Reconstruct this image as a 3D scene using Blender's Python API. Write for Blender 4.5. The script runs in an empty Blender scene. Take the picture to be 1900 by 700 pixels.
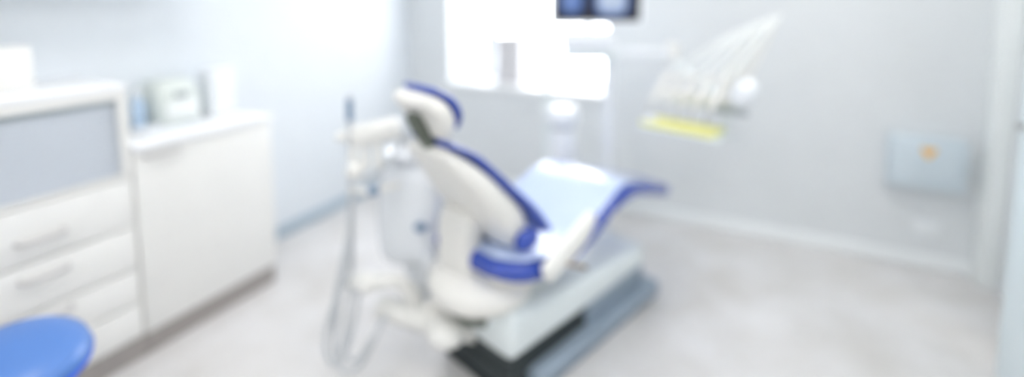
import bpy, bmesh, math, random
from mathutils import Vector, Matrix
random.seed(4)
S = bpy.context.scene
COL = S.collection
PI = math.pi

# ------------------------------------------------------------------ materials
def lin(c):
    return tuple(((v/255)/12.92 if v/255 <= .04045 else ((v/255+.055)/1.055)**2.4) for v in c) + (1,)

def mat(name, rgb, rough=.5, metal=0, coat=0, spec=.5, noise=0, nscale=8, bump=0, bscale=60):
    m = bpy.data.materials.new(name); m.use_nodes = True
    nt = m.node_tree; b = nt.nodes['Principled BSDF']
    c = lin(rgb)
    b.inputs['Base Color'].default_value = c
    b.inputs['Roughness'].default_value = rough
    b.inputs['Metallic'].default_value = metal
    b.inputs['Coat Weight'].default_value = coat
    b.inputs['Coat Roughness'].default_value = .15
    b.inputs['Specular IOR Level'].default_value = spec
    tc = nt.nodes.new('ShaderNodeTexCoord')
    n = nt.nodes.new('ShaderNodeTexNoise'); n.inputs['Scale'].default_value = nscale; n.inputs['Detail'].default_value = 4
    nt.links.new(tc.outputs['Object'], n.inputs['Vector'])
    r = nt.nodes.new('ShaderNodeValToRGB')
    k = max(noise, .012)
    r.color_ramp.elements[0].position = .3; r.color_ramp.elements[1].position = .7
    r.color_ramp.elements[0].color = tuple(v*(1-k) for v in c[:3]) + (1,)
    r.color_ramp.elements[1].color = tuple(min(1, v*(1+k)) for v in c[:3]) + (1,)
    nt.links.new(n.outputs['Fac'], r.inputs['Fac']); nt.links.new(r.outputs['Color'], b.inputs['Base Color'])
    if bump:
        n2 = nt.nodes.new('ShaderNodeTexNoise'); n2.inputs['Scale'].default_value = bscale
        nt.links.new(tc.outputs['Object'], n2.inputs['Vector'])
        bp = nt.nodes.new('ShaderNodeBump'); bp.inputs['Strength'].default_value = bump; bp.inputs['Distance'].default_value = .004
        nt.links.new(n2.outputs['Fac'], bp.inputs['Height']); nt.links.new(bp.outputs['Normal'], b.inputs['Normal'])
    return m

M = dict(
    wall_l=mat('white_paint', (221, 226, 231), .6, bump=.1),
    wall_b=mat('pale_grey_paint', (220, 223, 225), .6, bump=.1),
    ceil=mat('ceiling_white', (245, 245, 244), .8),
    skirt_l=mat('blue_grey_skirting', (168, 184, 196), .4),
    skirt=mat('white_skirting', (240, 243, 244), .35),
    trim=mat('white_gloss_trim', (240, 243, 242), .35),
    frame=mat('window_frame_grey_white', (205, 210, 215), .4),
    sill=mat('sill_white', (246, 247, 248), .3),
    cab=mat('cabinet_white', (231, 230, 227), .3),
    top=mat('worktop_white', (243, 244, 246), .2),
    slat=mat('shutter_grey', (200, 206, 214), .4),
    rail=mat('shutter_rail_grey', (150, 160, 165), .4),
    plinth=mat('plinth_taupe', (158, 152, 148), .5),
    steel=mat('brushed_steel', (190, 188, 186), .3, metal=.9),
    handle=mat('handle_grey', (202, 200, 199), .35, metal=.3),
    blue=mat('blue_vinyl', (5, 60, 166), .25, coat=1, bump=.15, bscale=180),
    stool=mat('stool_blue_vinyl', (82, 126, 196), .4, coat=.2, bump=.15, bscale=180),
    stoolside=mat('stool_blue_edge', (40, 100, 228), .35, coat=.2),
    cream=mat('warm_white_plastic', (230, 228, 223), .35, coat=.1),
    cream2=mat('light_cream_plastic', (230, 229, 225), .3, coat=.2),
    white=mat('white_plastic', (234, 237, 241), .25, coat=.3),
    seatlt=mat('painted_seat_highlight', (236, 242, 252), .15, coat=.6),  # unused tone for light reflected on the seat
    sheen=mat('painted_seat_sheen', (200, 216, 250), .2, coat=1),  # reflected light put into the colour of the seat layer
    dark=mat('dark_rubber', (52, 60, 62), .6),
    olive=mat('dark_olive_grey', (96, 102, 92), .5),
    plate=mat('blue_grey_metal', (148, 162, 176), .35, metal=.25),
    house=mat('pale_blue_grey_shell', (224, 231, 232), .28, coat=.3),
    grey=mat('mid_grey_plastic', (160, 166, 170), .4),
    hose=mat('grey_hose', (196, 199, 202), .5),
    palehose=mat('pale_hose', (232, 235, 234), .45),
    bluedk=mat('slate_blue_plastic', (120, 142, 168), .4),
    yellow=mat('yellow_silicone', (232, 229, 152), .5),
    lightgreybox=mat('panel_blue_grey', (206, 217, 224), .35),
    orange=mat('orange_mark', (236, 184, 84), .5),
    taupe=mat('taupe_card', (206, 204, 206), .7),
    bluegl=mat('pale_blue_bottle', (186, 208, 232), .2, coat=.4),
    greengrey=mat('pale_green_grey', (214, 220, 216), .5),
    brown=mat('bronze_rod', (160, 146, 126), .35, metal=.4),
    black=mat('screen_bezel', (238, 240, 242), .35),
)

def floor_mat():
    m = bpy.data.materials.new('mottled_vinyl'); m.use_nodes = True
    nt = m.node_tree; b = nt.nodes['Principled BSDF']; b.inputs['Roughness'].default_value = .38
    tc = nt.nodes.new('ShaderNodeTexCoord')
    n1 = nt.nodes.new('ShaderNodeTexNoise'); n1.inputs['Scale'].default_value = 3.2; n1.inputs['Detail'].default_value = 6
    n2 = nt.nodes.new('ShaderNodeTexNoise'); n2.inputs['Scale'].default_value = 38; n2.inputs['Detail'].default_value = 3
    r1 = nt.nodes.new('ShaderNodeValToRGB'); r1.color_ramp.elements[0].position = .3; r1.color_ramp.elements[1].position = .72
    r1.color_ramp.elements[0].color = lin((204, 201, 198)); r1.color_ramp.elements[1].color = lin((225, 224, 225))
    r2 = nt.nodes.new('ShaderNodeValToRGB'); r2.color_ramp.elements[0].color = (.86, .85, .84, 1); r2.color_ramp.elements[1].color = (1, 1, 1, 1)
    mx = nt.nodes.new('ShaderNodeMix'); mx.data_type = 'RGBA'; mx.blend_type = 'MULTIPLY'; mx.inputs[0].default_value = .6
    for n in (n1, n2): nt.links.new(tc.outputs['Object'], n.inputs['Vector'])
    nt.links.new(n1.outputs['Fac'], r1.inputs['Fac']); nt.links.new(n2.outputs['Fac'], r2.inputs['Fac'])
    nt.links.new(r1.outputs['Color'], mx.inputs[6]); nt.links.new(r2.outputs['Color'], mx.inputs[7])
    nt.links.new(mx.outputs[2], b.inputs['Base Color'])
    return m
M['floor'] = floor_mat()
vb = M['blue'].node_tree.nodes['Principled BSDF']
vb.inputs['Coat IOR'].default_value = 1.5; vb.inputs['Coat Roughness'].default_value = .25; vb.inputs['Roughness'].default_value = .4

def glass_mat():
    m = bpy.data.materials.new('window_glass'); m.use_nodes = True
    nt = m.node_tree; nt.nodes.clear()
    o = nt.nodes.new('ShaderNodeOutputMaterial'); t = nt.nodes.new('ShaderNodeBsdfTransparent'); g = nt.nodes.new('ShaderNodeBsdfGlossy')
    g.inputs['Roughness'].default_value = .02
    mx = nt.nodes.new('ShaderNodeMixShader'); mx.inputs[0].default_value = .05
    nt.links.new(t.outputs[0], mx.inputs[1]); nt.links.new(g.outputs[0], mx.inputs[2]); nt.links.new(mx.outputs[0], o.inputs[0])
    return m
M['glass'] = glass_mat()

def emit(name, rgb, k):
    m = bpy.data.materials.new(name); m.use_nodes = True
    b = m.node_tree.nodes['Principled BSDF']
    b.inputs['Base Color'].default_value = lin(rgb); b.inputs['Emission Color'].default_value = lin(rgb)
    b.inputs['Emission Strength'].default_value = k
    return m
M['lamp'] = emit('unseen_lamp_diffuser', (255, 253, 250), 13.0)

def screen_mat():
    # two blurred dental radiographs on a dark navy screen; object space x -0.5..0.5, z 0..1 (screen mesh is unit-scaled by UV-free Object coords)
    m = bpy.data.materials.new('radiograph_screen'); m.use_nodes = True
    nt = m.node_tree; b = nt.nodes['Principled BSDF']; L = nt.links
    tc = nt.nodes.new('ShaderNodeTexCoord')
    sep = nt.nodes.new('ShaderNodeSeparateXYZ'); L.new(tc.outputs['Object'], sep.inputs[0])
    def math_(op, a, b_=None):
        n = nt.nodes.new('ShaderNodeMath'); n.operation = op
        for i, v in enumerate((a, b_)):
            if v is None: continue
            if isinstance(v, (int, float)): n.inputs[i].default_value = v
            else: L.new(v, n.inputs[i])
        return n.outputs[0]
    nz = nt.nodes.new('ShaderNodeTexNoise'); nz.inputs['Scale'].default_value = 22; nz.inputs['Detail'].default_value = 3
    L.new(tc.outputs['Object'], nz.inputs['Vector'])
    def blob(cx, cz, rx, rz):
        dx = math_('POWER', math_('ABSOLUTE', math_('DIVIDE', math_('SUBTRACT', sep.outputs[0], cx), rx)), 3)
        dz = math_('POWER', math_('ABSOLUTE', math_('DIVIDE', math_('SUBTRACT', sep.outputs[2], cz), rz)), 3)
        d = math_('SUBTRACT', 1.15, math_('ADD', dx, dz))
        n = nt.nodes.new('ShaderNodeClamp'); L.new(d, n.inputs[0]); return n.outputs[0]
    b1 = math_('MULTIPLY', blob(-.15, .125, .07, .085), .5)
    b2 = math_('MULTIPLY', blob(.085, .12, .10, .088), 1.0)
    tot = math_('MULTIPLY', math_('ADD', b1, b2), math_('ADD', math_('MULTIPLY', nz.outputs['Fac'], 1.2), .35))
    r = nt.nodes.new('ShaderNodeValToRGB'); e = r.color_ramp.elements
    e[0].position = 0; e[0].color = lin((6, 14, 44)); e[1].position = 1; e[1].color = lin((215, 232, 255))
    a = e.new(.4); a.color = lin((90, 130, 205))
    L.new(tot, r.inputs['Fac'])
    b.inputs['Base Color'].default_value = (.01, .01, .015, 1); b.inputs['Roughness'].default_value = .3
    L.new(r.outputs['Color'], b.inputs['Emission Color']); b.inputs['Emission Strength'].default_value = .95
    return m
M['screen'] = screen_mat()

# ------------------------------------------------------------------ helpers
def tagp(o, label=None, cat=None, group=None, kind=None):
    if label: o['label'] = label
    if cat: o['category'] = cat
    if group: o['group'] = group
    if kind: o['kind'] = kind
    return o

def empty(name, loc=(0, 0, 0), rz=0, label=None, cat=None, group=None):
    o = bpy.data.objects.new(name, None); COL.objects.link(o); o.location = loc; o.rotation_euler = (0, 0, rz)
    o.empty_display_size = .1
    return tagp(o, label, cat, group)

def link(name, bm, m, parent=None, smooth=True, angle=40):
    me = bpy.data.meshes.new(name)
    bmesh.ops.recalc_face_normals(bm, faces=bm.faces)
    bm.to_mesh(me); bm.free()
    o = bpy.data.objects.new(name, me); COL.objects.link(o)
    ms = m if isinstance(m, (list, tuple)) else [m]
    for k in ms: me.materials.append(k)
    if smooth:
        for p in me.polygons: p.use_smooth = True
        try: me.set_sharp_from_angle(angle=math.radians(angle))
        except Exception: pass
    if parent is not None: o.parent = parent
    return o

def bx(bm, lo, hi, bev=0, mtx=None, seg=2):
    g = bmesh.ops.create_cube(bm, size=1)
    vs = g['verts']
    for v in vs:
        v.co = Vector([lo[i] + (v.co[i]+.5)*(hi[i]-lo[i]) for i in range(3)])
    if bev:
        es = list({e for v in vs for e in v.link_edges})
        r = bmesh.ops.bevel(bm, geom=es, offset=bev, segments=seg, profile=.5, affect='EDGES')
        vs = list({v for f in r['faces'] for v in f.verts} | {v for v in vs if v.is_valid})
    if mtx is not None:
        for v in vs: v.co = mtx @ v.co
    return bm

def box(name, lo, hi, m, parent=None, bev=.003, mtx=None, seg=2):
    bm = bmesh.new(); bx(bm, lo, hi, bev, mtx, seg); return link(name, bm, m, parent)

def cat_pts(pts, n=6):
    P = [Vector(p) for p in pts]; out = []
    if len(P) < 3: return P
    for i in range(len(P)-1):
        p0 = P[i-1] if i else P[0]*2-P[1]; p1 = P[i]; p2 = P[i+1]; p3 = P[i+2] if i+2 < len(P) else P[-1]*2-P[-2]
        for k in range(n):
            t = k/n
            out.append(.5*((2*p1)+(-p0+p2)*t+(2*p0-5*p1+4*p2-p3)*t*t+(-p0+3*p1-3*p2+p3)*t**3))
    out.append(P[-1]); return out

def rings(bm, rs, cap=True, closed=False):
    V = [[bm.verts.new(c) for c in r] for r in rs]; n = len(V[0])
    for a in range(len(V)-(0 if closed else 1)):
        b = (a+1) % len(V)
        for k in range(n):
            bm.faces.new((V[a][k], V[a][(k+1) % n], V[b][(k+1) % n], V[b][k]))
    if cap and not closed:
        bm.faces.new(V[0]); bm.faces.new(V[-1][::-1])
    return V

def tube_bm(bm, pts, r, n=12, sm=6, rr=None):
    P = cat_pts(pts, sm) if sm > 1 and len(pts) > 2 else [Vector(p) for p in pts]
    rs = []; up = Vector((0, 0, 1)); N = None
    for i, p in enumerate(P):
        t = (P[min(i+1, len(P)-1)]-P[max(i-1, 0)]).normalized()
        if N is None:
            N = t.cross(up)
            if N.length < .05: N = t.cross(Vector((1, 0, 0)))
        N = (N - t*N.dot(t)).normalized(); B = t.cross(N)
        q = r if rr is None else r*(rr[0]+(rr[1]-rr[0])*i/(len(P)-1))
        rs.append([p+N*math.cos(2*PI*k/n)*q+B*math.sin(2*PI*k/n)*q for k in range(n)])
    rings(bm, rs)

def tube(name, pts, r, m, parent=None, n=12, sm=6, rr=None):
    bm = bmesh.new(); tube_bm(bm, pts, r, n, sm, rr); return link(name, bm, m, parent)

def lathe(name, prof, m, parent=None, c=(0, 0, 0), n=40, mtx=None):
    bm = bmesh.new(); rs = []
    for r, z in prof:
        rs.append([Vector((c[0]+max(r, .0005)*math.cos(2*PI*k/n), c[1]+max(r, .0005)*math.sin(2*PI*k/n), c[2]+z)) for k in range(n)])
    if mtx is not None: rs = [[mtx @ v for v in r] for r in rs]
    rings(bm, rs); return link(name, bm, m, parent, angle=50)

def sup(k, n, a, b, e):
    t = 2*PI*k/n; c, s = math.cos(t), math.sin(t)
    return (a*math.copysign(abs(c)**(2/e), c), b*math.copysign(abs(s)**(2/e), s))

def slab(name, prof, m, parent, e=5, n=32, sm=5, round_ends=.6):
    """prof: (a, y, z, half_width, half_thickness) control points in the a-z plane; section across y; ends rounded off"""
    P = [Vector(p[:3]) for p in prof]
    C = cat_pts(P, sm); W = cat_pts([(p[3], p[4], 0) for p in prof], sm)
    bm = bmesh.new(); rs = []
    def ring(c, nrm, w, t):
        out = []
        for k in range(n):
            x, y = sup(k, n, w, t, e)
            out.append(c+Vector((0, x, 0))+nrm*y)
        return out
    N = len(C)
    for i in range(N):
        t = (C[min(i+1, N-1)]-C[max(i-1, 0)]).normalized(); nrm = Vector((-t.z, 0, t.x))
        w, h = W[i].x, W[i].y
        if i == 0 and round_ends:
            for q in (1, .8, .5, .2):
                s = math.sqrt(1-q*q) if q < 1 else .12
                rs.append(ring(C[0]-t*h*q*round_ends, nrm, w-h*(1-s)*.7, h*s))
        rs.append(ring(C[i], nrm, w, h))
        if i == N-1 and round_ends:
            for q in (.2, .5, .8, 1):
                s = math.sqrt(1-q*q) if q < 1 else .12
                rs.append(ring(C[-1]+t*h*q*round_ends, nrm, w-h*(1-s)*.7, h*s))
    rings(bm, rs); return link(name, bm, m, parent, angle=60)

def loftz(name, secs, m, parent, e=4, n=36, sm=5, mtx=None):
    """secs: (x, y, z, rx, ry) horizontal superellipse sections stacked upward"""
    C = cat_pts([s[:3] for s in secs], sm); R = cat_pts([(s[3], s[4], 0) for s in secs], sm)
    bm = bmesh.new()
    rs = []
    for c, r in zip(C, R):
        ring = []
        for k in range(n):
            x, y = sup(k, n, max(r.x, .002), max(r.y, .002), e); v = c+Vector((x, y, 0))
            ring.append(mtx @ v if mtx is not None else v)
        rs.append(ring)
    rings(bm, rs); return link(name, bm, m, parent, angle=60)

def ellipsoid(name, c, r, m, parent, mtx=None):
    bm = bmesh.new(); bmesh.ops.create_uvsphere(bm, u_segments=32, v_segments=18, radius=1)
    for v in bm.verts:
        p = Vector((v.co.x*r[0], v.co.y*r[1], v.co.z*r[2]))
        v.co = (mtx @ p if mtx is not None else p) + Vector(c)
    return link(name, bm, m, parent, angle=80)

def struct(o): o['kind'] = 'structure'; return o

# ------------------------------------------------------------------ the room
XL, XR, YB, YF, ZC = -2.60, 1.17, 3.32, -1.6, 2.7
WT = .38                       # back wall thickness
WX0, WX1, WZ0, WZ1 = -2.20, -.905, .826, 2.25
struct(box('floor', (XL-.2, YF-.2, -.1), (XR+.2, YB+WT, 0), M['floor'], bev=0))
struct(box('ceiling', (XL-.2, YF-.2, ZC), (XR+.2, YB+WT, ZC+.1), M['ceil'], bev=0))
struct(box('wall_left', (XL-.15, YF, 0), (XL, YB, ZC), M['wall_l'], bev=0))
struct(box('wall_front', (XL-.15, YF-.15, 0), (XR+.15, YF, ZC), M['wall_b'], bev=0))
bm = bmesh.new()
bx(bm, (XL-.15, YB, 0), (WX0, YB+WT, ZC)); bx(bm, (WX1, YB, 0), (XR+.15, YB+WT, ZC))
bx(bm, (WX0, YB, 0), (WX1, YB+WT, WZ0-.03)); bx(bm, (WX0, YB, WZ1), (WX1, YB+WT, ZC))
struct(link('wall_back', bm, M['wall_b'], smooth=False))
# right wall with the doorway: opening from y=1.64 to y=2.95
bm = bmesh.new()
bx(bm, (XR, YF, 0), (XR+.15, 1.64, ZC)); bx(bm, (XR, 2.55, 0), (XR+.15, YB, ZC)); bx(bm, (XR, 1.64, 2.1), (XR+.15, 2.55, ZC))
struct(link('wall_right', bm, M['wall_b'], smooth=False))

# unseen corridor beyond the door, added to keep the sky light out
struct(box('wall_unseen_corridor', (XR+1.3, .5, 0), (XR+1.4, 3.7, ZC), M['wall_b'], bev=0))
struct(box('wall_unseen_corridor_end', (XR+.15, 3.6, 0), (XR+1.3, 3.7, ZC), M['wall_b'], bev=0))
struct(box('wall_unseen_corridor_near', (XR+.15, .5, 0), (XR+1.3, .6, ZC), M['wall_b'], bev=0))
struct(box('floor_unseen_corridor', (XR+.2, .5, -.1), (XR+1.4, 3.7, 0), M['floor'], bev=0))
struct(box('ceiling_unseen_corridor', (XR+.2, .5, ZC), (XR+1.4, 3.7, ZC+.1), M['ceil'], bev=0))

# window
w = empty('window_1', (0, 0, 0)); w['kind'] = 'structure'
yw = YB+.27
bm = bmesh.new()
fw = .035
bx(bm, (WX0, yw, WZ0), (WX0+fw, yw+.07, WZ1), .004); bx(bm, (WX1-fw, yw, WZ0), (WX1, yw+.07, WZ1), .004)
bx(bm, (WX0, yw, WZ0), (WX1, yw+.07, WZ0+fw), .004); bx(bm, (WX0, yw, WZ1-fw), (WX1, yw+.07, WZ1), .004)
link('window_frame', bm, M['frame'], w)
box('mullion', (-2.03, yw-.0, WZ0+fw), (-1.935, yw+.08, WZ1-fw), M['frame'], w)
box('glass_pane', (WX0+fw, yw+.03, WZ0+fw), (-2.03, yw+.036, WZ1-fw), M['glass'], w, bev=0)
box('glass_pane', (-1.935, yw+.03, WZ0+fw), (WX1-fw, yw+.036, WZ1-fw), M['glass'], w, bev=0)
box('window_sill', (WX0-.03, YB-.035, WZ0-.03), (WX1+.03, YB+.27, WZ0), M['sill'], w)

# skirtings
struct(box('baseboard_left', (XL, 1.70, 0), (XL+.015, YB, .07), M['skirt_l'], bev=.003))
struct(box('baseboard_back', (XL+.015, YB-.015, 0), (XR-.075, YB, .085), M['skirt'], bev=.004))
# boxed white post in the right corner
struct(box('trim_1', (XR-.075, 3.2, 0), (XR, YB, ZC), M['trim'], bev=.004))
# door frame + door leaf ajar, hinged on the near side, swinging into the room
bm = bmesh.new()
bx(bm, (XR-.02, 2.55, 0), (XR+.15, 2.62, 2.16), .004); bx(bm, (XR-.02, 1.57, 0), (XR+.15, 1.64, 2.16), .004); bx(bm, (XR-.02, 1.57, 2.1), (XR+.15, 2.62, 2.16), .004)
struct(link('trim_2', bm, M['trim']))
ang = math.atan2(.205, .79)
d = empty('door_1', (XR-.02, 1.68, 0), ang); d['kind'] = 'structure'
M['door'] = mat('door_pale_gloss', (226, 238, 242), .22, coat=.4)
box('door_leaf', (-.04, 0, .008), (0, .80, 2.08), M['door'], d, bev=.004)
tube('door_handle', [(-.04, .74, 1.02), (-.09, .74, 1.02), (-.095, .73, 1.02), (-.095, .62, 1.02)], .009, M['steel'], d, sm=1)

# ------------------------------------------------------------------ ceiling lamps, unseen, several added as fill
lampo = empty('unseen_ceiling_light', (-1.2, .8, ZC), label='unseen square white ceiling light panel with slim frame, flush under the ceiling', cat='ceiling light', group='unseen ceiling light panels')
bm = bmesh.new()
for lo, hi in (((-.33, -.33, -.05), (.33, -.3, 0)), ((-.33, .3, -.05), (.33, .33, 0)), ((-.33, -.3, -.05), (-.3, .3, 0)), ((.3, -.3, -.05), (.33, .3, 0))): bx(bm, lo, hi)
link('frame', bm, M['white'], lampo, smooth=False)
box('unseen_light_diffuser', (-.3, -.3, -.04), (.3, .3, -.03), M['lamp'], lampo, bev=0)
for x, y in ((.35, .8), (-1.2, -.9), (.35, -.9), (.35, 2.3), (XR+.75, 1.6), (XR+.75, 2.9)):  # copies out of view; rear, right and corridor ones added as fill
    c = lampo.copy(); COL.objects.link(c); c.location = (x, y, ZC)
    for ch in lampo.children:
        k = ch.copy(); COL.objects.link(k); k.parent = c

# ------------------------------------------------------------------ cabinets along the left wall
XF = -2.20                    # front plane
YA, YM, YE = .43, 1.03, 1.66  # tall unit from YA to YM, low unit from YM to YE
ZL, ZT = .8975, 1.152
t = empty('drawer_cabinet', (XF, .73, 0), label='tall white drawer cabinet with a grey roller shutter on top, at the left edge', cat='cabinet')
T = Matrix.Translation(Vector((-XF, -.73, 0)))
bm = bmesh.new()
bx(bm, (XL+.002, YA, .095), (XF-.02, YM, .775))                     # carcass body
bx(bm, (XL+.002, YA, .775), (XF-.002, YM, .79)); bx(bm, (XL+.002, YM-.03, .775), (XF-.001, YM, ZT-.025))
bx(bm, (XL+.002, YA, .775), (XF-.001, YA+.03, ZT-.025)); bx(bm, (XL+.002, YA+.03, .775), (XL+.02, YM-.03, ZT-.025))
bx(bm, (XL+.002, YA+.03, ZT-.06), (XF-.001, YM-.03, ZT-.025))
bmesh.ops.transform(bm, matrix=T, verts=bm.verts); link('body', bm, M['cab'], t, smooth=False)
box('cabinet_top', (XL+.002, YA-.004, ZT-.025), (XF+.006, YM+.004, ZT), M['top'], t, mtx=T)
box('plinth', (XL+.01, YA, 0), (XF-.012, YM, .095), M['plinth'], t, mtx=T, bev=.001)
# tambour: horizontal slats in relief, one mesh
bm = bmesh.new(); ns = 15; z0, z1 = .79, ZT-.062; hgt = (z1-z0-.022)/ns
for i in range(ns):
    bx(bm, (XF-.03, YA+.031, z0+.002+i*hgt), (XF-.012, YM-.031, z0+.002+(i+.9)*hgt), .0025)
bmesh.ops.transform(bm, matrix=T, verts=bm.verts); sh = link('roller_shutter', bm, M['slat'], t)
tagp(sh, 'grey slatted roller shutter')
box('shutter_rail', (XF-.03, YA+.031, z1-.019), (XF-.006, YM-.031, z1), M['rail'], t, mtx=T)
dz = [(.575, .77), (.395, .57), (.25, .39), (.1, .245)]
for lo, hi in dz:
    dr = box('drawer', (XF-.019, YA+.003, lo+.002), (XF, YM-.003, hi-.002), M['cab'], t, mtx=T, bev=.002)
    zc = hi-.115 if hi > .5 else (lo+hi)/2+.01
    if hi > .7: zc = .652
    elif hi > .5: zc = .518
    elif hi > .35: zc = .385-.02
    bm = bmesh.new(); tube_bm(bm, [(XF, .675, zc), (XF+.028, .68, zc), (XF+.028, .80, zc), (XF, .805, zc)], .009, sm=1)
    bmesh.ops.transform(bm, matrix=T, verts=bm.verts); link('handle', bm, M['handle'], dr)

t = empty('base_cabinet', (XF, (YM+YE)/2, 0), label='low white base cabinet with one wide door and taupe plinth, end of the row', cat='cabinet')
T = Matrix.Translation(Vector((-XF, -(YM+YE)/2, 0)))
box('body', (XL+.002, YM+.002, .095), (XF-.02, YE, ZL-.032), M['cab'], t, mtx=T)
box('plinth', (XL+.01, YM+.002, 0), (XF-.012, YE-.01, .095), M['plinth'], t, mtx=T, bev=.001)
dr = box('door', (XF-.019, YM+.006, .098), (XF, YE-.001, ZL-.036), M['cab'], t, mtx=T, bev=.002)
bm = bmesh.new(); tube_bm(bm, [(XF, 1.075, .845), (XF+.026, 1.08, .845), (XF+.026, 1.205, .845), (XF, 1.21, .845)], .007, sm=1)
bmesh.ops.transform(bm, matrix=T, verts=bm.verts); link('handle', bm, M['handle'], dr)

wt = empty('worktop', (XF, (YM+YE)/2, ZL-.032), label='white worktop with low upstand lying on the low base cabinet', cat='worktop')
T2 = Matrix.Translation(Vector((-XF, -(YM+YE)/2, -ZL+.032)))
box('slab', (XL+.002, YM+.005, ZL-.031), (XF+.014, YE+.012, ZL), M['top'], wt, mtx=T2, bev=.006)
box('upstand', (XL+.002, YM+.005, ZL), (XL+.02, YE+.01, ZL+.09), M['top'], wt, mtx=T2, bev=.003)

# ------------------------------------------------------------------ things on the worktops
zz = ZL+.001
b = empty('spray_bottle', (-2.47, 1.20, zz), label='small pale blue bottle on the white worktop beside the tall cabinet', cat='bottle')
lathe('bottle_body', [(.0, 0), (.026, 0), (.028, .01), (.028, .10), (.02, .125), (.011, .135), (.011, .15)], M['bluegl'], b)
lathe('cap', [(.0, .15), (.014, .15), (.014, .175), (.01, .18), (0, .18)], M['white'], b)
b = empty('glass_jar', (-2.50, 1.125, zz), label='grey lidded jar on the worktop, nearest the tall cabinet', cat='jar')
lathe('jar_body', [(0, 0), (.022, 0), (.024, .01), (.024, .15), (.02, .16)], M['greengrey'], b)
lathe('lid', [(0, .16), (.023, .16), (.023, .18), (.015, .185), (0, .185)], M['grey'], b)
b = empty('sterilizer', (-2.48, 1.345, zz+.001), label='pale grey-green tabletop box with rounded hood on the worktop, behind the door cabinet', cat='sterilizer')
loftz('housing', [(0, 0, .0, .085, .09), (0, 0, .01, .09, .095), (0, 0, .12, .09, .095), (-.01, 0, .19, .075, .08), (-.01, 0, .205, .05, .055)], M['greengrey'], b, e=5)
box('front_panel', (.084, -.07, .03), (.096, .07, .11), M['palehose'], b, bev=.004)
box('display', (.088, -.03, .125), (.097, .03, .15), M['grey'], b, bev=.002)
b = empty('towel_dispenser', (-2.46, 1.565, zz), label='upright white paper towel box standing at far end of worktop', cat='dispenser')
box('housing', (-.06, -.075, 0), (.06, .05, .235), M['white'], b, bev=.012, seg=3)
box('outlet_slot', (.058, -.06, .03), (.062, .035, .05), M['palehose'], b, bev=.001)
b = empty('instrument_tray', (-2.34, 1.25, zz), label='flat white tray lying on the worktop in front of the bottles', cat='tray')
bm = bmesh.new(); bx(bm, (-.07, -.12, 0), (.07, .12, .006), .002)
for lo, hi in (((-.07, -.12, .004), (.07, -.114, .018)), ((-.07, .114, .004), (.07, .12, .018)), ((-.07, -.114, .004), (-.064, .114, .018)), ((.064, -.114, .004), (.07, .114, .018))): bx(bm, lo, hi, .0015)
link('tray_body', bm, M['white'], b)
b = empty('glove_box', (-2.40, .70, ZT+.001), label='white glove box standing on the tall drawer cabinet', cat='box')
box('carton', (-.05, -.11, 0), (.05, .115, .155), M['cab'], b, bev=.004)
lathe('opening', [(0, 0), (.028, 0), (.03, .002), (0, .003)], M['palehose'], b, mtx=Matrix.Translation((.05, 0, .085)) @ Matrix.Rotation(PI/2, 4, 'Y'))
b = empty('wall_cupboard', (XL, .95, 1.555), label='white wall cupboard hanging above the worktops, only its shaded underside near the top edge', cat='cupboard')
box('body', (.002, -.52, 0), (.30, .42, .70), M['cab'], b, bev=.003)
for y0 in (-.52, -.05):
    dd = box('door', (.301, y0+.002, .002), (.319, y0+.468, .70), M['cab'], b, bev=.002)
    tube('handle', [(.319, y0+.40, .05), (.34, y0+.40, .05), (.34, y0+.40, .17), (.319, y0+.40, .17)], .005, M['handle'], dd, sm=1)

# ------------------------------------------------------------------ back wall: panel, socket, box on the sill
b = empty('electrical_panel', (.862, YB, .47), label='pale blue-grey metal box with an orange mark, on the back wall', cat='electrical panel')
box('housing', (-.165, -.075, 0), (.165, -.001, .275), M['lightgreybox'], b, bev=.006)
box('lid', (-.158, -.083, .008), (.158, -.0755, .267), M['lightgreybox'], b, bev=.003)
bm = bmesh.new()      # downward pointing triangular mark with notched top
pts = [(-.036, .225), (-.018, .232), (0, .222), (.018, .232), (.036, .225), (.022, .195), (.008, .175), (0, .168), (-.008, .175), (-.022, .195)]
rings(bm, [[Vector((x, -.0832, z)) for x, z in pts], [Vector((x, -.0848, z)) for x, z in pts]])
tagp(link('warning_mark', bm, M['orange'], b, smooth=False), 'orange pointed mark on the lid')
b = empty('wall_socket', (.90, YB, .19), label='small white double socket low on the back wall under the grey box', cat='socket')
box('cover_plate', (-.055, -.012, 0), (.055, -.001, .085), M['white'], b, bev=.004)
for sx in (-.026, .026):
    lathe('socket_insert', [(0, 0), (.018, 0), (.02, .003), (.014, .003), (.013, .001), (0, .001)], M['palehose'], b, mtx=Matrix.Translation((sx, -.012, .043)) @ Matrix.Rotation(PI/2, 4, 'X'))
b = empty('storage_box', (-1.69, YB+.13, WZ0+.001), label='grey-beige upright box standing on the window sill', cat='box')
box('carton', (-.115, -.08, 0), (.105, .12, .36), M['taupe'], b, bev=.004)
box('lid', (-.119, -.084, .30), (.109, .124, .375), M['taupe'], b, bev=.004)

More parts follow.
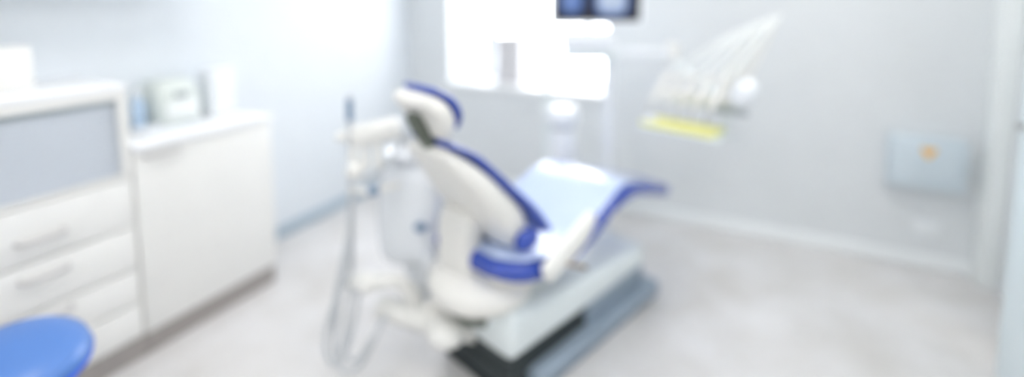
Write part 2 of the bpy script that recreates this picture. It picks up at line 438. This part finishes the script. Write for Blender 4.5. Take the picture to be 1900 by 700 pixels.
# ------------------------------------------------------------------ stool (bottom left)
st = empty('swivel_stool', (-1.795, .53, 0), label='round blue vinyl stool in front of the drawer cabinet', cat='stool')
TS = Matrix.Translation((0, 0, .46)) @ Matrix.Rotation(math.radians(11), 4, 'Y') @ Matrix.Translation((0, 0, -.46))
lathe('seat', [(0, .437), (.12, .437), (.15, .452), (.158, .470), (.158, .478), (.152, .494), (.13, .510), (.09, .522), (.04, .528), (0, .529)], M['stool'], st, n=64, mtx=TS)
lathe('seat_edge', [(.135, .436), (.152, .440), (.1605, .455), (.1620, .468), (.1590, .474), (.148, .452)], M['stoolside'], st, n=64, mtx=TS)
lathe('seat_plate', [(0, .41), (.09, .41), (.1, .42), (.1, .434), (0, .434)], M['dark'], st)
lathe('gas_column', [(0, .1), (.028, .1), (.028, .26), (.018, .262), (.018, .41), (0, .41)], M['steel'], st)
for k in range(5):
    a = 2*PI*k/5+.3
    lg = tube('leg', [(.02*math.cos(a), .02*math.sin(a), .11), (.14*math.cos(a), .14*math.sin(a), .095), (.25*math.cos(a), .25*math.sin(a), .07)], .018, M['steel'], st, rr=(1, .65))
    lathe('caster', [(0, -.011), (.024, -.011), (.027, -.006), (.027, .006), (.024, .011), (0, .011)], M['dark'], lg,
          mtx=Matrix.Translation((.25*math.cos(a), .25*math.sin(a), .0285)) @ Matrix.Rotation(a+PI/2, 4, 'Z') @ Matrix.Rotation(PI/2, 4, 'Y'))
    tube('caster_fork', [(.25*math.cos(a), .25*math.sin(a), .028), (.25*math.cos(a), .25*math.sin(a), .075)], .007, M['steel'], lg, sm=1)

# ------------------------------------------------------------------ dental chair
CU = Vector((.321, .947, 0)); CR = Vector((.947, -.321, 0)); CA = Vector((-.717, 1.475, 0))
crz = math.atan2(CU.y, CU.x)
co = CA + CR*(-.2)
ch = empty('dental_chair', tuple(co), crz, label='blue and cream dental treatment chair, reclined, in the middle of the room', cat='dental chair')
# local axes: x = towards the foot end (a), y = towards the chair's left (y = -(b+.2)), z up
def Y(b): return -(b+.2)
box('floor_plate', (.10, -.235, 0), (1.0, .20, .085), M['plate'], ch, bev=.02, seg=3)
bm = bmesh.new()
for i in range(5):
    bx(bm, (-.01+.01*(i % 2), -.175+.01*(i % 2), .001+i*.036), (.47-.01*(i % 2), .195-.01*(i % 2), .037+i*.036), .008)
tagp(link('bellows', bm, M['dark'], ch), 'dark rubber bellows')
slab('base_housing', [(-.0, 0, .266, .205, .09), (.15, 0, .262, .205, .085), (.5, 0, .248, .203, .07), (.9, 0, .235, .195, .055)], M['house'], ch, e=7, round_ends=.25)
ellipsoid('base_dome', (.03, .02, .39), (.20, .21, .095), M['cream'], ch)
tagp(lathe('swivel_collar', [(0, .26), (.14, .26), (.145, .29), (.145, .35), (0, .35)], M['olive'], ch, c=(.06, .04, 0)), 'dark olive swivel collar')
loftz('lift_column', [(.08, 0, .40, .13, .15), (.12, 0, .46, .12, .14), (.14, 0, .53, .13, .15)], M['cream'], ch)
box('lift_housing', (.46, -.18, .07), (.93, .18, .19), M['plate'], ch, bev=.015)
# seat: cushion + shell
slab('seat_shell', [(-.02, 0, .475, .17, .025), (.15, 0, .435, .19, .028), (.32, 0, .455, .19, .026), (.58, 0, .565, .18, .02)], M['cream'], ch)
slab('seat_cushion', [(-.055, 0, .53, .18, .034), (-.01, 0, .519, .225, .043), (.06, 0, .504, .25, .048), (.2, 0, .484, .255, .052), (.34, 0, .509, .255, .050), (.48, 0, .566, .252, .045), (.60, 0, .612, .247, .042)], M['blue'], ch, e=3.4)
slab('leg_rest', [(.60, 0, .610, .247, .046), (.69, 0, .617, .240, .044), (.82, 0, .592, .22, .035), (1.0, -.02, .535, .175, .033), (1.19, -.035, .472, .135, .033)], M['blue'], ch, e=5, round_ends=.4)
tagp(slab('painted_sheen', [(-.045, .0, .569, .15, .003), (.0, .0, .562, .20, .003), (.06, .0, .554, .232, .003), (.2, 0, .538, .238, .003), (.34, 0, .562, .238, .003), (.48, 0, .615, .236, .003), (.60, 0, .6585, .230, .003), (.69, 0, .6635, .222, .003), (.82, 0, .630, .20, .003), (.95, -.012, .588, .165, .003)], M['sheen'], ch, e=5), 'painted reflected-light layer over the seat')  # pale layer painted as window and lamp light reflected on blue vinyl
# backrest
slab('backrest_cushion', [(.205, 0, .60, .19, .020), (.144, 0, .680, .19, .019), (.076, 0, .752, .188, .018), (.0, 0, .825, .18, .018), (-.06, 0, .890, .165, .016), (-.12, 0, .95, .145, .014), (-.2, 0, .998, .12, .012)], M['blue'], ch, e=4)
slab('backrest_shell', [(.09, 0, .60, .15, .062), (.04, 0, .675, .175, .068), (-.035, 0, .765, .178, .062), (-.105, 0, .85, .165, .052), (-.165, 0, .915, .14, .040), (-.215, 0, .965, .11, .026)], M['cream'], ch, e=3.5)
ellipsoid('lumbar_pad', (.09, -.175, .60), (.06, .03, .042), M['blue'], ch)
loftz('backrest_support', [(-.04, .045, .40, .055, .09), (-.05, .045, .50, .05, .09), (-.05, .045, .62, .05, .09), (-.03, .04, .70, .05, .09)], M['cream'], ch, e=4)
# headrest
slab('headrest_cushion', [(-.165, 0, 1.055, .10, .012), (-.172, 0, 1.10, .125, .014), (-.20, 0, 1.15, .125, .014), (-.245, 0, 1.185, .095, .011)], M['blue'], ch, e=3.5)
slab('headrest_shell', [(-.195, 0, 1.035, .095, .030), (-.210, 0, 1.08, .12, .034), (-.240, 0, 1.125, .12, .034), (-.285, 0, 1.155, .09, .026)], M['cream'], ch, e=3.5)
tagp(tube('headrest_mount', [(-.19, 0, .96), (-.215, 0, 1.0), (-.25, 0, 1.05), (-.275, 0, 1.10)], .028, M['olive'], ch, n=16), 'dark headrest bracket')
# armrest on the near side with its lever
slab('armrest', [(.08, -.285, .52, .022, .036), (.17, -.285, .555, .024, .044), (.27, -.285, .60, .024, .042), (.34, -.28, .635, .02, .03)], M['cream2'], ch, e=3)
slab('armrest', [(.08, .285, .52, .022, .036), (.17, .285, .555, .024, .044), (.27, .285, .60, .024, .042), (.34, .28, .635, .02, .03)], M['cream2'], ch, e=3)
tube('release_lever', [(.12, -.27, .54), (.17, -.31, .525), (.23, -.34, .50)], .008, M['brown'], ch)
# low arm carrying the cuspidor, cream knuckle at its end
slab('side_arm', [(-.02, .13, .235, .07, .035), (-.09, .16, .235, .06, .035)], M['cream'], ch)

# ------------------------------------------------------------------ cuspidor unit on the chair's left
cu = empty('cuspidor_unit', (-1.27, 1.62, 0), math.radians(26.25), label='white cuspidor unit with rounded body on a low arm, left of the dental chair', cat='cuspidor')
def toU(p):
    v = Vector(p)-Vector((-1.27, 1.62, 0)); a = -math.radians(26.25)
    return Vector((v.x*math.cos(a)-v.y*math.sin(a), v.x*math.sin(a)+v.y*math.cos(a), v.z))
loftz('body', [(0, 0, .36, .06, .05), (0, 0, .39, .11, .09), (0, 0, .45, .135, .11), (0, 0, .6, .14, .115), (0, 0, .74, .13, .11), (0, 0, .79, .11, .09), (0, 0, .80, .08, .07)], M['white'], cu, e=3.5)
lathe('bowl', [(.0, .79), (.05, .79), (.105, .825), (.115, .85), (.108, .85), (.09, .825), (.04, .80), (0, .80)], M['white'], cu)
tagp(ellipsoid('drain_cap', (-.02, -.01, .375), (.055, .05, .028), M['grey'], cu), 'grey drain cap')
loftz('column', [(0.02, 0, .20, .05, .05), (0.02, 0, .28, .045, .045), (0, 0, .38, .055, .05)], M['white'], cu)
tube('water_pipe', [(.06, -.02, .20), (.045, -.06, .30), (.075, -.11, .42), (.09, -.11, .45)], .022, M['white'], cu)
tube('rinse_spout', [(.0, -.04, .80), (-.01, -.04, .90), (-.03, -.03, .915), (-.05, 0, .89)], .007, M['steel'], cu)
tagp(ellipsoid('control_knob', (.055, -.125, .565), (.028, .014, .02), M['bluedk'], cu), 'slate blue control knob')
# low cream arm from chair base to the unit (drawn in world points)
bm = bmesh.new()
tube_bm(bm, [toU(p) for p in ((-1.30, 1.42, .255), (-1.19, 1.465, .225), (-1.05, 1.52, .19), (-.93, 1.565, .175))], .045, n=20)
link('support_arm', bm, M['cream2'], cu)
ellipsoid('arm_joint', toU((-.99, 1.45, .225)), (.075, .075, .05), M['cream2'], cu)
tube('arm_post', [toU((-1.20, 1.50, .23)), toU((-1.24, 1.58, .235)), toU((-1.26, 1.62, .24))], .045, M['cream2'], cu, n=18)

# assistant's instrument post
ap = empty('assistant_stand', (-1.36, 1.345, .40), label='slim grey upright rod with white instrument holder head, left of the cuspidor', cat='instrument stand')
def toA(p): return Vector(p)-Vector((-1.36, 1.345, .40))
tube('rod', [toA((-1.365, 1.37, 1.115)), toA((-1.362, 1.36, .75)), toA((-1.36, 1.345, .37))], .0105, M['hose'], ap)
R26 = Matrix.Rotation(math.radians(26.25), 4, 'Z')
tube('rod_sleeve', [toA((-1.365, 1.37, 1.10)), toA((-1.3645, 1.368, 1.02))], .014, M['bluedk'], ap, sm=1)
c = toA((-1.29, 1.43, .965))
box('holder_head', (-.105, -.04, -.04), (.10, .04, .045), M['cream2'], ap, bev=.03, seg=4, mtx=Matrix.Translation(c) @ R26 @ Matrix.Rotation(-.20, 4, 'Y'))
ellipsoid('holder_tip', toA((-1.405, 1.37, .95)), (.03, .03, .022), M['cream2'], ap)
for i, (px_, z_) in enumerate(((-.065, .90), (-.02, .905), (.03, .915))):
    cc = toA((-1.30+px_*.9, 1.40+px_*.44, z_))
    h = tube('hand_instrument', [cc+Vector((0, 0, .03)), cc, cc+Vector((.012, -.01, -.075))], .016, M['cream2'], ap, n=14, rr=(.8, 1.1))
    tube('instrument_tip', [cc+Vector((0, 0, .03)), cc+Vector((-.008, .004, .06))], .006, M['steel'], h, sm=1)
ellipsoid('pivot_ball', toA((-1.333, 1.352, .83)), (.034, .034, .034), M['cream2'], ap)
tube('bracket_arm', [toA((-1.335, 1.352, .83)), toA((-1.30, 1.38, .79)), toA((-1.24, 1.45, .86)), toA((-1.19, 1.50, .96))], .010, M['hose'], ap)
tagp(ellipsoid('clamp_knob', toA((-1.265, 1.375, .755)), (.026, .02, .018), M['bluedk'], ap), 'slate blue clamp knob')
tube('clamp_arm', [toA((-1.36, 1.352, .75)), toA((-1.27, 1.375, .755)), toA((-1.23, 1.48, .75))], .012, M['cream2'], ap)
ellipsoid('lower_joint', toA((-1.275, 1.34, .405)), (.042, .042, .042), M['cream2'], ap)
tube('lower_arm', [toA((-1.36, 1.345, .39)), toA((-1.275, 1.345, .40)), toA((-1.20, 1.43, .385)), toA((-1.17, 1.47, .30)), toA((-1.17, 1.47, .22))], .03, M['cream2'], ap, n=16)
hoses = [
    [(-1.345, 1.33, .42), (-1.375, 1.275, .34), (-1.40, 1.25, .23), (-1.40, 1.24, .15), (-1.37, 1.25, .10), (-1.34, 1.27, .18), (-1.325, 1.30, .34), (-1.30, 1.33, .39)],
    [(-1.34, 1.335, .74), (-1.345, 1.32, .55), (-1.36, 1.28, .34), (-1.375, 1.26, .16), (-1.34, 1.26, .11), (-1.31, 1.29, .22), (-1.29, 1.32, .38)],
    [(-1.33, 1.33, .42), (-1.335, 1.30, .30), (-1.32, 1.27, .16), (-1.28, 1.28, .13), (-1.24, 1.32, .20), (-1.21, 1.37, .27)],
    [(-1.35, 1.335, .60), (-1.375, 1.29, .40), (-1.385, 1.27, .26), (-1.35, 1.26, .09), (-1.28, 1.28, .10), (-1.245, 1.32, .17), (-1.215, 1.36, .28)],
]
for hp in hoses:
    tube('hose', [toA(p) for p in hp], .0085, M['hose'], ap, sm=8)

# ------------------------------------------------------------------ equipment stand behind the foot end
D26 = math.radians(26.25)
es = empty('equipment_stand', (-.92, 2.76, 0), D26, label='white two-legged stand with long top beam behind the chair foot', cat='stand')
def toE(p):
    v = Vector(p)-Vector((-.92, 2.76, 0)); a = -D26
    return Vector((v.x*math.cos(a)-v.y*math.sin(a), v.x*math.sin(a)+v.y*math.cos(a), v.z))
# local x: right in view, centre 0; posts near x=-.18 and +.18
tube('post', [(-.185, 0, .03), (-.185, 0, 1.15)], .024, M['house'], es, sm=1, n=20)
tube('post', [(.18, 0, .03), (.18, 0, 1.15)], .032, M['white'], es, sm=1, n=20)
box('top_beam', (-.215, -.075, 1.135), (.225, .075, 1.175), M['house'], es, bev=.012, seg=3)
box('extension_arm', (.20, -.035, 1.135), (.56, .035, 1.19), M['white'], es, bev=.02, seg=4)
box('foot_bar', (-.26, -.05, 0), (.25, .05, .035), M['white'], es, bev=.01)
lathe('arm_pivot', [(0, 1.10), (.036, 1.10), (.04, 1.11), (.04, 1.215), (.032, 1.225), (0, 1.225)], M['cream2'], es, c=(.555, 0, 0))
p0 = Vector((.555, 0, 1.115)); p1 = toE((-.10, 2.62, .975))
tube('spring_arm', [p0, p0.lerp(p1, .5)+Vector((0, 0, .01)), p1], .026, M['house'], es, n=16)
b = empty('control_box', tuple(Vector((-.92, 2.76, 1.176)) + Matrix.Rotation(D26, 3, 'Z') @ Vector((.05, 0, 0))), D26, label='glossy white control box on the beam under the monitor', cat='control box')
box('housing', (-.15, -.07, 0), (.145, .07, .125), M['white'], b, bev=.03, seg=4)
box('side_cap', (.13, -.055, .01), (.165, .055, .075), M['white'], b, bev=.015, seg=3)
# monitor
mo = empty('monitor', tuple(Vector((-.92, 2.76, 1.352)) + Matrix.Rotation(D26, 3, 'Z') @ Vector((.10, -.02, .002))), D26+math.radians(2), label='flat monitor with white rim showing blue dental x-rays', cat='monitor')
box('rim', (-.275, .0, -.022), (.275, .035, .36), M['black'], mo, bev=.008)
s_ = box('screen', (-.252, -.0035, .003), (.252, -.0005, .335), M['screen'], mo, bev=0)
tube('bracket', [(-.02, .03, .12), (-.02, .075, .10), (-.035, .085, -.05), (-.035, .075, -.176)], .018, M['house'], mo)
# pedestal
b = empty('waste_bin', (-.955, 2.585, 0), label='slim white round bin with domed cap behind the chair seat', cat='bin')
lathe('bin_body', [(0, 0), (.075, 0), (.078, .01), (.074, .70), (.07, .735), (.055, .755), (.05, .775)], M['white'], b)
lathe('cap', [(.045, .775), (.088, .78), (.095, .80), (.094, .845), (.08, .868), (.04, .878), (0, .88)], M['white'], b)
lathe('collar', [(.052, .752), (.058, .752), (.058, .777), (.052, .777)], M['grey'], b)

# ------------------------------------------------------------------ delivery unit with whip arms
drz = math.atan2(CR.y, CR.x)
DO = Vector((-.235, 2.435, .94))
du = empty('delivery_unit', tuple(DO), drz, label='white instrument delivery unit with whip arms and yellow mat, above chair foot', cat='delivery unit')
def toD(p):
    v = Vector(p)-DO; a = -drz
    return Vector((v.x*math.cos(a)-v.y*math.sin(a), v.x*math.sin(a)+v.y*math.cos(a), v.z))
# local x = to the right along the instrument row, y = away
box('unit_body', (-.12, .02, .03), (.21, .14, .085), M['greengrey'], du, bev=.02, seg=3)
box('instrument_bar', (-.17, -.03, .075), (.17, .03, .10), M['cream2'], du, bev=.01)
tagp(box('grab_handle', (.10, -.05, .03), (.26, -.025, .055), M['grey'], du, bev=.01), 'grey grab handle')
ellipsoid('handle_grip', (.225, -.01, .125), (.055, .05, .075), M['white'], du, mtx=Matrix.Rotation(.5, 3, 'Y'))
box('tray', (-.22, -.14, -.085), (.17, .05, -.072), M['house'], du, bev=.005)
tagp(box('silicone_mat', (-.21, -.13, -.0715), (.14, .02, -.045), M['yellow'], du, bev=.006, seg=2), 'yellow silicone mat')
tube('tray_support', [(.12, .08, .04), (.12, .08, -.04), (.12, .03, -.078)], .012, M['house'], du)
ellipsoid('tray_knob', (-.17, -.10, -.045), (.03, .03, .02), M['white'], du)
xs = [-.165, -.095, -.025, .045, .115]
tops = [(-.045, 2.545, 1.335), (-.0, 2.56, 1.36), (.035, 2.575, 1.375), (.075, 2.59, 1.395), (.11, 2.61, 1.405)]
for i, x in enumerate(xs):
    hi = tube('handpiece', [(x-.012, -.07, .045), (x+.0, -.03, .10), (x+.012, .0, .155), (x+.035, .02, .185)], .0175, M['cream2'], du, n=14, rr=(.75, 1.1))
    tube('instrument_tip', [(x-.012, -.07, .045), (x-.022, -.085, .01), (x-.03, -.075, -.02)], .005, M['steel'], hi)
    tp = toD(tops[i])
    tube('hose', [(x+.035, .02, .18), tuple(Vector((x+.035, .02, .18)).lerp(tp, .5)+Vector((0, 0, .012))), tuple(tp)], .0085, M['palehose'], du)
    tube('whip_arm', [(.06+i*.025, .10, .07), tuple(Vector((.06+i*.025, .10, .07)).lerp(tp, .5)), tuple(tp)], .008, M['cream2'], du, rr=(1.3, .8))

# ------------------------------------------------------------------ light: overcast sky through the window, lamps
W = bpy.data.worlds.new('sky'); S.world = W; W.use_nodes = True
nt = W.node_tree; bg = nt.nodes['Background']
bg.inputs['Color'].default_value = (.965, .98, 1.0, 1); bg.inputs['Strength'].default_value = 11.0
pl = bpy.data.lights.new('window_portal', 'AREA'); pl.shape = 'RECTANGLE'; pl.size = WX1-WX0; pl.size_y = WZ1-WZ0
pl.cycles.is_portal = True
po = bpy.data.objects.new('window_portal', pl); COL.objects.link(po); po.location = ((WX0+WX1)/2, YB+WT+.02, (WZ0+WZ1)/2); po.rotation_euler = (-PI/2, 0, 0)

# ------------------------------------------------------------------ camera
cd = bpy.data.cameras.new('camera'); cam = bpy.data.objects.new('camera', cd); COL.objects.link(cam)
cam.location = (0, 0, 1.47)
cam.rotation_euler = (math.radians(90-5.6606), 0, math.radians(26.2515))
cd.sensor_width = 36; cd.lens = 36*908/1900
cd.shift_x = 0; cd.shift_y = -(350-93)/1900
cd.clip_start = .02
cd.dof.use_dof = True; cd.dof.focus_distance = .82; cd.dof.aperture_fstop = (36*908/1900/1000)/.037
S.camera = cam
S.view_settings.view_transform = 'Standard'; S.view_settings.look = 'None'
S.view_settings.exposure = -0.27; S.view_settings.gamma = 1
S.view_settings.use_curve_mapping = False
S.cycles.max_bounces = 12; S.cycles.diffuse_bounces = 8; S.cycles.sample_clamp_indirect = 8
